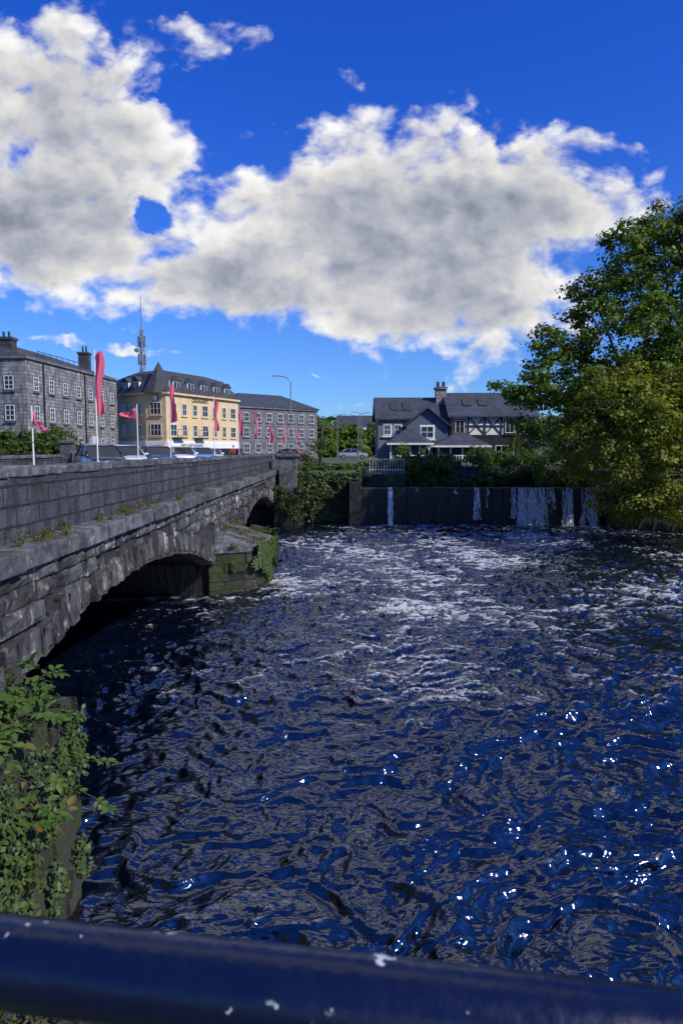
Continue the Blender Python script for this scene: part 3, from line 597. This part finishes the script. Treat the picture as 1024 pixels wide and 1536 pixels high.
F.box(mb,-.1,F.L+.1,0,.25,11.6,11.85,3)
mb.obj('walls_and_windows',[M_granite,M_white,M_glass,M_granite],GB)
mb=MB(); k=[(-16.3,107.4),(-3.5,119.1),(-11.9,127.5),(-24.6,115.9)]
mb.add([(x,y,11.85) for x,y in k]+[(-17.2,114.3,14.4),(-10.6,120.4,14.4)],[(0,1,5,4),(1,2,5),(2,3,4,5),(3,0,4)]); mb.obj('hip_roof',[M_slate],GB)
for nm,(x,y,w_,d_,h_,ro) in {'white_house':(3.5,170,9,7,7.5,2.5),'grey_house':(-1.5,185,8,7,6,2.2)}.items():
    r_=root(nm); mb=MB(); mb.box(x-w_/2,x+w_/2,y,y+d_,3.4,3.6+h_); Fq=Fr((x-w_/2,y),(x+w_/2,y))
    for zz in(4.8,7.6):
        for i in range(3): window(mb,Fq,1.5+i*(w_-3)/2,zz,1,1.3,1,2,1)
    mb.obj('walls',[M_white if nm[0]=='w' else M_grwall,M_white,M_glass],r_)
    mb=MB(); z0=3.6+h_; mb.add([(x-w_/2-.3,y-.4,z0),(x+w_/2+.3,y-.4,z0),(x+w_/2+.3,y+d_+.4,z0),(x-w_/2-.3,y+d_+.4,z0),(x-w_/2-.3,y+d_/2,z0+ro),(x+w_/2+.3,y+d_/2,z0+ro)],[(0,1,5,4),(2,3,4,5),(1,2,5),(3,0,4)]); mb.obj('roof',[M_slate],r_)
HH=root('riverside_lodge'); mb=MB()
def gable_x(mb,x0,x1,y0,y1,zb,ze,zr,wall,roofm,ov=.3):
    mb.box(x0,x1,y0,y1,zb,ze,wall); ym=(y0+y1)/2
    mb.add([(x0,y0,ze),(x0,y1,ze),(x0,ym,zr-.06)],[(0,1,2)],wall); mb.add([(x1,y0,ze),(x1,y1,ze),(x1,ym,zr-.06)],[(0,2,1)],wall)
    s=(zr-ze)/(ym-y0); 
    for sg,yb in((-1,y0),(1,y1)):
        ye=yb+sg*ov; zz=ze-s*ov+.02
        mb.hexa([(x0-ov,ye,zz),(x1+ov,ye,zz),(x1+ov,ym,zr),(x0-ov,ym,zr),(x0-ov,ye,zz+.12),(x1+ov,ye,zz+.12),(x1+ov,ym,zr+.12),(x0-ov,ym,zr+.12)],roofm)
def gable_y(mb,x0,x1,y0,y1,zb,ze,zr,wall,roofm,ov=.3):
    mb.box(x0,x1,y0,y1,zb,ze,wall); xm=(x0+x1)/2
    mb.add([(x0,y0,ze),(x1,y0,ze),(xm,y0,zr-.06)],[(0,1,2)],wall)
    s=(zr-ze)/(xm-x0)
    for sg,xb in((-1,x0),(1,x1)):
        xe=xb+sg*ov; zz=ze-s*ov+.02
        mb.hexa([(xe,y0-ov,zz),(xe,y1,zz),(xm,y1,zr),(xm,y0-ov,zr),(xe,y0-ov,zz+.12),(xe,y1,zz+.12),(xm,y1,zr+.12),(xm,y0-ov,zr+.12)],roofm)
gable_x(mb,3.2,9.4,60,65,3.4,7.8,9.6,0,1)
gable_y(mb,5.5,9.0,58.3,62.5,3.4,7.1,8.5,2,1,.35)
gable_x(mb,9.45,16.6,59.2,65.2,3.4,8.0,10.0,3,1,.35)
mb.box(8.45,9.35,61.6,62.6,8.8,10.55,5); mb.box(8.35,9.45,61.5,62.7,10.4,10.6,5)
for x in(8.65,9.15): mb.cyl((x,62.1,10.6),(x,62.1,11.1),.15,.12,8,4)
mb.obj('walls_and_roofs',[M_grwall,M_slate,M_bluewall,M_white,M_dark,M_mill],HH)
mb=MB(); F=Fr((9.45,59.2),(16.6,59.2))
F.box(mb,0,F.L,.0,.05,3.6,6.1,0)
def beam(u0,z0,u1,z1,w_=.13):
    d=Vector((u1-u0,z1-z0)); n_=Vector((-d.y,d.x)).normalized()*w_/2
    ps=[(u0+n_.x,z0+n_.y),(u0-n_.x,z0-n_.y),(u1-n_.x,z1-n_.y),(u1+n_.x,z1+n_.y)]
    mb.hexa([F.p(u,0,z) for u,z in ps]+[F.p(u,beam.o,z) for u,z in ps],0)
beam.o=.07; beam(0,6.2,F.L,6.2,.2); beam(0,7.9,F.L,7.9,.16); beam(0,7.05,F.L,7.05)
beam.o=.062
for i in range(6): u=i*F.L/5; beam(max(.07,min(u,F.L-.07)),6.3,max(.07,min(u,F.L-.07)),7.85,.15)
beam.o=.055
for i in range(5):
    u=i*F.L/5; v=u+F.L/5
    if i in(1,2,4): beam(u,6.3,v,7.85,.11); beam.o=.05; beam(u,7.85,v,6.3,.11); beam.o=.055
for i in(0,3): window(mb,F,(i+.5)*F.L/5,6.45,.8,1.1,1,2,0,1,2)
window(mb,F,1.3,4.2,1.2,1.2,1,2,0); window(mb,F,4.6,4.2,1.6,1.2,1,2,0,2)
F=Fr((5.5,58.3),(9.0,58.3)); window(mb,F,1.75,6.0,1.1,1.0,1,2,1); window(mb,F,.8,4.1,.9,1.2,1,2,1); window(mb,F,2.6,4.1,.9,1.2,1,2,1)
F=Fr((3.2,60),(5.5,60)); window(mb,F,.8,6.3,.6,.9,1,2,1); window(mb,F,1.7,6.3,.6,.9,1,2,1)
mb.obj('timbers_and_windows',[M_dark,M_white,M_glass],HH)
mb=MB(); s=(9.6-7.8)/2.5
for x in(4.3,5.4,10.6,12.0):
    zr_=s if x<9 else 2/3.; ya=60.7 if x<9 else 60.2; zb=7.8+(ya-60)*s+.16 if x<9 else 8.0+(ya-59.2)*zr_+.16
    mb.hexa([(x,ya,zb),(x+.7,ya,zb),(x+.7,ya+1.0,zb+zr_*1.0),(x,ya+1.0,zb+zr_*1.0),(x,ya,zb+.07),(x+.7,ya,zb+.07),(x+.7,ya+1.0,zb+zr_+.07),(x,ya+1.0,zb+zr_+.07)])
mb.obj('skylights',[M_glass],HH)
def pav(name,x0,x1,y0,y1,zg,ze,zr):
    r_=root(name); mb=MB(); xm=(x0+x1)/2; ym=(y0+y1)/2; g=.35
    mb.add([(x0-g,y0-g,ze),(x1+g,y0-g,ze),(x1+g,y1+g,ze),(x0-g,y1+g,ze),(xm-.3,ym,zr),(xm+.3,ym,zr)],[(0,1,5,4),(1,2,5),(2,3,4,5),(3,0,4),(3,2,1,0)]); mb.obj('hip_roof',[M_slate],r_)
    mb=MB(); mb.box(x0-g,x1+g,y0-g-.03,y0-g,ze-.14,ze+.01)
    for i in range(5):
        x=x0+(x1-x0)*i/4; mb.box(x-.06,x+.06,y0,y0+.12,zg,ze)
    mb.box(x0,x1,y0+.02,y0+.1,zg+.9,zg+1.0)
    for i in range(17): x=x0+(x1-x0)*i/16; mb.box(x-.02,x+.02,y0+.04,y0+.08,zg,zg+.9)
    mb.obj('posts_and_rail',[M_white],r_); mb=MB(); mb.box(x0+.1,x1-.1,y0+1.6,y1,zg,ze-.01); mb.obj('rear_wall',[M_bluewall],r_)
pav('garden_pavilion',7.8,11.6,55,57.8,3.6,5.35,6.45); pav('timber_porch',4.0,7.1,55.6,58,3.6,5.55,6.7)
# ------------------------------------------------------------------ mast
MA=root('antenna_mast'); mb=MB(); x,y=-31.6,110
for a in range(3):
    c,s=math.cos(a*2.09),math.sin(a*2.09); mb.cyl((x+.9*c,y+.9*s,3.6),(x+.35*c,y+.35*s,24),.1,.07,6)
    for i in range(14):
        z0=4+i*1.42; z1=z0+1.42; k0=.9-.55*(z0-3.6)/20.4; k1=.9-.55*(z1-3.6)/20.4; c2_,s2_=math.cos((a+1)*2.09),math.sin((a+1)*2.09)
        mb.cyl((x+k0*c,y+k0*s,z0),(x+k1*c2_,y+k1*s2_,z1),.045,.045,4)
mb.cyl((x,y,24),(x,y,29),.08,.05,6); mb.cyl((x,y,17),(x,y,24),.18,.14,6)
for i in range(5):
    a=i*1.25
    for zz in(18.4,21.2): mb.cyl((x+.55*math.cos(a),y+.55*math.sin(a),zz),(x+.55*math.cos(a),y+.55*math.sin(a),zz+1.7),.11,.11,6)
mb.cyl((x-.6,y-.6,20.6),(x-.6,y-.9,20.6),.35,.35,12); mb.obj('lattice_and_antennas',[M_metal],MA)
# ------------------------------------------------------------------ lamps
def lamp(x,y,h,arm,z=3.6):
    r_=root('street_lamp',(x,y,z)); mb=MB(); mb.cyl((0,0,0),(0,0,1.2),.11,.1,10); mb.cyl((0,0,1.2),(0,0,h-.6),.075,.05,10)
    p=Vector((0,0,h-.6))
    for i in range(1,7):
        t=i/6; q=Vector((arm*(1-math.cos(t*1.5)),0,h-.6+.6*math.sin(t*1.5))); mb.cyl(p,q,.045,.04,8); p=q
    s=1 if arm>0 else -1; mb.hexa([(p.x,-.1,p.z-.06),(p.x+s*.7,-.14,p.z-.03),(p.x+s*.7,.14,p.z-.03),(p.x,.1,p.z-.06),(p.x,-.08,p.z+.06),(p.x+s*.7,-.1,p.z+.06),(p.x+s*.7,.1,p.z+.06),(p.x,.08,p.z+.06)],0)
    mb.obj('pole_and_head',[M_metal],r_)
lamp(-4.7,64,8.2,-1.1); lamp(3.2,112,7.5,-1.0); lamp(2.2,90,6.2,1.0); lamp(-.7,118,7.5,.9)
# ------------------------------------------------------------------ flags
def flag(x,y,ztop,w_,h_,ph=0,dirx=-1,lift=0,zb=3.8,dx=0):
    r_=root('festival_flag',(x,y,0)); mb=MB(); mb.cyl((0,0,zb),(0,0,ztop+.1),.028,.018,8); mb.cyl((0,0,zb),(0,0,zb+.12),.16,.12,10)
    mb.obj('pole',[M_white],r_); mb=MB(); nu,nv=9,16; vs=[]
    for j in range(nv):
        v=j/(nv-1)
        for i in range(nu):
            u=i/(nu-1); ww=w_*(.55+.45*math.sin(min(1,v*1.3)*1.57))*(1-.25*v*u)*(1+.18*math.sin(v*7+ph*3)*u)
            xx=dirx*(.03+ww*u*(.72+.28*math.cos(ph+v*5)))+dx*v*u; yy_=.22*u*math.sin(u*6+v*4+ph)+.07*math.sin(v*9+ph)*u
            vs.append((xx,yy_,ztop-h_*v+lift*u-.2*u*math.sin(ph+v*3)))
    mb.add(vs,[(j*nu+i,j*nu+i+1,(j+1)*nu+i+1,(j+1)*nu+i) for j in range(nv-1) for i in range(nu-1)]); mb.obj('banner',[M_pink],r_,smooth=True)
flag(-8.78,24.7,8.45,.40,2.25,.3,1,.1); flag(-8.8,19.6,6.15,.55,.42,1.2,1,-.35); flag(-8.3,28,6.75,.85,.5,2,-1,-.05)
flag(-8.95,36,8.5,.5,2.1,2.2,1,-.1); flag(-8.5,46,8.5,.45,2.2,.8,1,-.2); flag(-8.5,57,8.6,.55,2.4,1.7,1,-.3); flag(-8.0,66,8.6,.5,2.4,.1,-1,0)
flag(-8.9,85,8.4,.6,2.6,2.6,1,-.1); flag(-8.0,98,8.4,.65,2.6,1.1,-1,-.1); flag(-7.0,108,8.4,.65,2.6,.5,1,-.1)
# ------------------------------------------------------------------ cars
M_tyre=mat('tyre',(.02,.02,.02),rough=.9); M_red=mat('tail_lamp',(.4,.01,.01),rough=.2); M_hl=mat('head_lamp',(.7,.7,.7),rough=.1)
def car(x,y,z,rz,colr):
    r_=root('parked_car',(x,y,z),rz); m,nt_,b_=newmat('car_paint'); b_.inputs['Base Color'].default_value=(*colr,1); b_.inputs['Roughness'].default_value=.22; b_.inputs['Metallic'].default_value=.2; b_.inputs['Coat Weight'].default_value=.6
    mb=MB(); st=[(-2.1,.35,.62,.70),(-2.0,.25,.80,.78),(-1.3,.22,.92,.86),(-.4,.2,.95,.88),(.9,.2,.95,.88),(1.6,.22,.97,.86),(2.0,.28,.9,.80),(2.1,.4,.7,.74)]
    vs=[]
    for yy_,zb,zt,w_ in st: vs+=[(-w_*.9,yy_,zb),(-w_,yy_,zb+.15),(-w_,yy_,(zb+zt)/2+.08),(-w_*.93,yy_,zt-.05),(-w_*.8,yy_,zt),(w_*.8,yy_,zt),(w_*.93,yy_,zt-.05),(w_,yy_,(zb+zt)/2+.08),(w_,yy_,zb+.15),(w_*.9,yy_,zb)]
    n=len(st); fs=[(k*10+i,k*10+(i+1)%10,(k+1)*10+(i+1)%10,(k+1)*10+i) for k in range(n-1) for i in range(10)]+[tuple(range(9,-1,-1)),tuple(range((n-1)*10,n*10))]
    mb.add(vs,fs); mb.obj('body',[m],r_,smooth=True,bevel=.02)
    mb=MB(); g=[(-1.15,.9,.76,.05),(-.35,1.38,.62,1),(.2,1.45,.63,1),(1.0,1.40,.60,1),(1.75,.95,.72,.05)]
    vs=[]
    for yy_,zt,w_,_ in g: vs+=[(-.80,yy_,.9),(-w_,yy_,zt),(w_,yy_,zt),(.80,yy_,.9)]
    mb.add(vs,[(k*4+i,k*4+i+1,(k+1)*4+i+1,(k+1)*4+i) for k in range(4) for i in range(3)]); mb.obj('glasshouse',[M_glass],r_)
    mb=MB(); rf=[(-.38,1.385,.60),(.2,1.46,.61),(1.02,1.41,.58)]; vs=[]
    for yy_,zt,w_ in rf: vs+=[(-w_-.03,yy_,zt-.03),(-w_+.06,yy_,zt+.02),(w_-.06,yy_,zt+.02),(w_+.03,yy_,zt-.03)]
    mb.add(vs,[(k*4+i,k*4+i+1,(k+1)*4+i+1,(k+1)*4+i) for k in range(2) for i in range(3)])
    for s in(-1,1):
        mb.cyl((s*.78,-1.15,.92),(s*.61,-.36,1.39),.035,.03,6); mb.cyl((s*.6,1.0,1.40),(s*.74,1.75,.95),.045,.05,6); mb.cyl((s*.80,.25,.92),(s*.625,.25,1.43),.03,.03,6)
        mb.box(s*.9-.09,s*.9+.09,-.95,-.83,.93,1.05)
    mb.obj('roof_and_pillars',[m],r_,smooth=True)
    mb=MB()
    for s in(-1,1):
        for yy_ in(-1.3,1.3): mb.cyl((s*.68,yy_,.32),(s*.89,yy_,.32),.32,.32,18,0); mb.cyl((s*.88,yy_,.32),(s*.9,yy_,.32),.19,.19,12,1)
        mb.box(s*.6-.16,s*.6+.16,-2.12,-1.98,.6,.72,2); mb.box(s*.62-.12,s*.62+.12,1.99,2.12,.62,.8,3)
    mb.box(-.26,.26,-2.13,-2.08,.42,.53,2); mb.obj('wheels_and_lights',[M_tyre,M_metal,M_hl,M_red],r_)
car(-11.1,31.5,3.8,.55,(.02,.022,.028)); car(-11.5,36.5,3.8,.5,(.5,.52,.55)); car(-11.3,42,3.8,.5,(.03,.06,.16)); car(-11.3,48.5,3.78,.4,(.78,.79,.8)); car(-11.3,55.5,3.75,.4,(.12,.32,.6)); car(-11.8,62,3.7,.4,(.7,.7,.7)); car(-13.5,70,3.7,.6,(.6,.6,.6)); car(-5.6,80,3.7,1.3,(.2,.02,.02)); car(1.6,98,3.7,1.57,(.28,.29,.31))
# ------------------------------------------------------------------ pedestrians
M_skin=mat('skin',(.5,.32,.24),rough=.6); M_hair=mat('hair',(.03,.02,.015),rough=.8)
def person(x,y,z,rz,top,leg,ph=1):
    r_=root('pedestrian',(x,y,z),rz)
    def skin(nm,vs,es,m,sub=1):
        me=bpy.data.meshes.new(nm); me.from_pydata([v[:3] for v in vs],es,[]); o=bpy.data.objects.new(nm,me); COL.objects.link(o); o.parent=r_; me.materials.append(m)
        o.modifiers.new('s','SKIN'); 
        for i,v in enumerate(vs): me.skin_vertices[0].data[i].radius=(v[3],v[4] if len(v)>4 else v[3])
        me.skin_vertices[0].data[0].use_root=True
        q=o.modifiers.new('u','SUBSURF'); q.levels=sub; q.render_levels=sub
    a=.22*ph
    skin('coat',[(0,0,.92,.16,.11),(0,0,1.15,.14,.1),(0,0,1.36,.17,.11),(.19,0,1.40,.06),(.24,a*.5,1.12,.048),(.25,-a*.6,.88,.036),(-.19,0,1.40,.06),(-.24,-a*.5,1.12,.048),(-.25,-a*1.0,.88,.036),(0,0,1.46,.06)],[(0,1),(1,2),(2,3),(3,4),(4,5),(2,6),(6,7),(7,8),(2,9)],top)
    skin('trousers',[(0,0,.92,.14,.11),(.09,0,.85,.085),(.1,-a*.6,.48,.06),(.1,-a*.5,.1,.045),(.1,-a*.5-.15,.05,.04),(-.09,0,.85,.085),(-.1,a*.5,.48,.06),(-.1,a*1.2,.1,.045),(-.1,a*1.2-.13,.05,.04)],[(0,1),(1,2),(2,3),(3,4),(0,5),(5,6),(6,7),(7,8)],leg)
    skin('head',[(0,0,1.48,.05),(0,0,1.56,.07),(0,-.01,1.66,.085,.095),(0,0,1.73,.05)],[(0,1),(1,2),(2,3)],M_skin,2)
    skin('hair',[(0,.02,1.62,.085),(0,.015,1.70,.09),(0,0,1.755,.05)],[(0,1),(1,2)],M_hair,2)
    for s,yy_ in((1,-a*.6),(-1,-a*1.0)):
        vs=[(.25*s,yy_,.88,.03),(.25*s,yy_-.01,.82,.034)]; es=[(0,1)]
        for i,l in enumerate((.07,.085,.08,.065)):
            k=len(vs); vs+=[(.25*s,yy_-.035+.022*i,.79,.010),(.245*s,yy_-.04+.022*i,.79-l,.008)]; es+=[(1,k),(k,k+1)]
        k=len(vs); vs+=[(.245*s,yy_-.055,.82,.011),(.24*s,yy_-.07,.78,.009)]; es+=[(1,k),(k,k+1)]
        skin('hand',vs,es,M_skin)
M_coat=mat('dark_coat',(.02,.022,.03),rough=.9); M_jean=mat('jeans',(.03,.05,.1),rough=.9); M_redj=mat('red_jacket',(.35,.03,.03),rough=.8)
person(-13.6,36,3.82,2.9,M_coat,M_jean); person(-8.9,60,3.66,.3,M_coat,M_coat,-1); person(-9.6,61,3.66,3.3,M_redj,M_jean)
mb=MB(); mb.box(-14.95,-14.35,36.4,37,3.4,5.35); mb.box(-15.02,-14.28,36.33,37.07,5.35,5.5); mb.obj('gate_pier',[M_cope],bevel=.02)
mb=MB(); mb.cyl((0,0,0),(0,0,1.9),.04,.04,8,0); mb.box(-.16,.16,-.07,-.04,1.2,1.9,0); o=mb.obj('sign_post',[M_white],bevel=.005); o.location=(-12.95,36.2,3.82)
RL=root('white_railing'); mb=MB()
for i in range(13): x=2.0+i*.2; mb.cyl((x,48.2,3.3),(x,48.2,4.35),.016,.016,6)
for zz in(4.35,3.6): mb.cyl((1.95,48.2,zz),(4.45,48.2,zz),.022,.022,6)
mb.box(1.9,4.5,47.9,48.5,2.0,3.3,1)
mb.obj('rails',[M_white,M_mossy],RL)
mb=MB(); mb.box(-.8,.6,47.6,48.2,3.55,4.0); mb.box(-.85,.65,47.55,48.25,4.0,4.08); mb.box(-.75,-.12,47.57,47.6,3.62,3.95); mb.box(-.06,.55,47.57,47.6,3.62,3.95); mb.obj('utility_cabinet',[mat('cabinet_green',(.04,.06,.05),rough=.6)],bevel=.02)
# ------------------------------------------------------------------ foreground handrail
HR=root('handrail'); m,nt,b=newmat('navy_gloss_paint')
tc=nt.nodes.new('ShaderNodeTexCoord'); f1,_=noise(nt,tc.outputs['Object'],30,7,.6); f2,_=noise(nt,tc.outputs['Object'],60,3,.5)
chip=sstep(nt,f1,.65,.665); col=mixc(nt,chip,(.003,.007,.028),(.5,.52,.57)); nt.links.new(col,b.inputs['Base Color']); nt.links.new(mth(nt,'MULTIPLY_ADD',f2,.3,.12),b.inputs['Roughness']); b.inputs['Specular IOR Level'].default_value=.5
bn=nt.nodes.new('ShaderNodeBump'); bn.inputs['Distance'].default_value=.002; nt.links.new(mth(nt,'SUBTRACT',mth(nt,'MULTIPLY',f2,.6),mth(nt,'MULTIPLY',chip,.5)),bn.inputs['Height']); nt.links.new(bn.outputs[0],b.inputs['Normal'])
mb=MB(); a=Vector((-.242,.453,4.64)); b_=Vector((.208,.385,4.64)); d=(b_-a).normalized(); mb.cyl(a-d*2.2,b_+d*2.2,.0285,.0285,40); 
for t in(-1.3,2.0): p=a+d*t; mb.cyl((p.x,p.y,3.38),(p.x,p.y,4.63),.022,.022,20)
for zz in(3.6,): mb.cyl(a-d*2.2+Vector((0,0,zz-4.64)),b_+d*2.2+Vector((0,0,zz-4.64)),.018,.018,20)
o=mb.obj('rail_and_posts',[m],HR)
for p in o.data.polygons: p.use_smooth=len(p.vertices)==4
print('done')
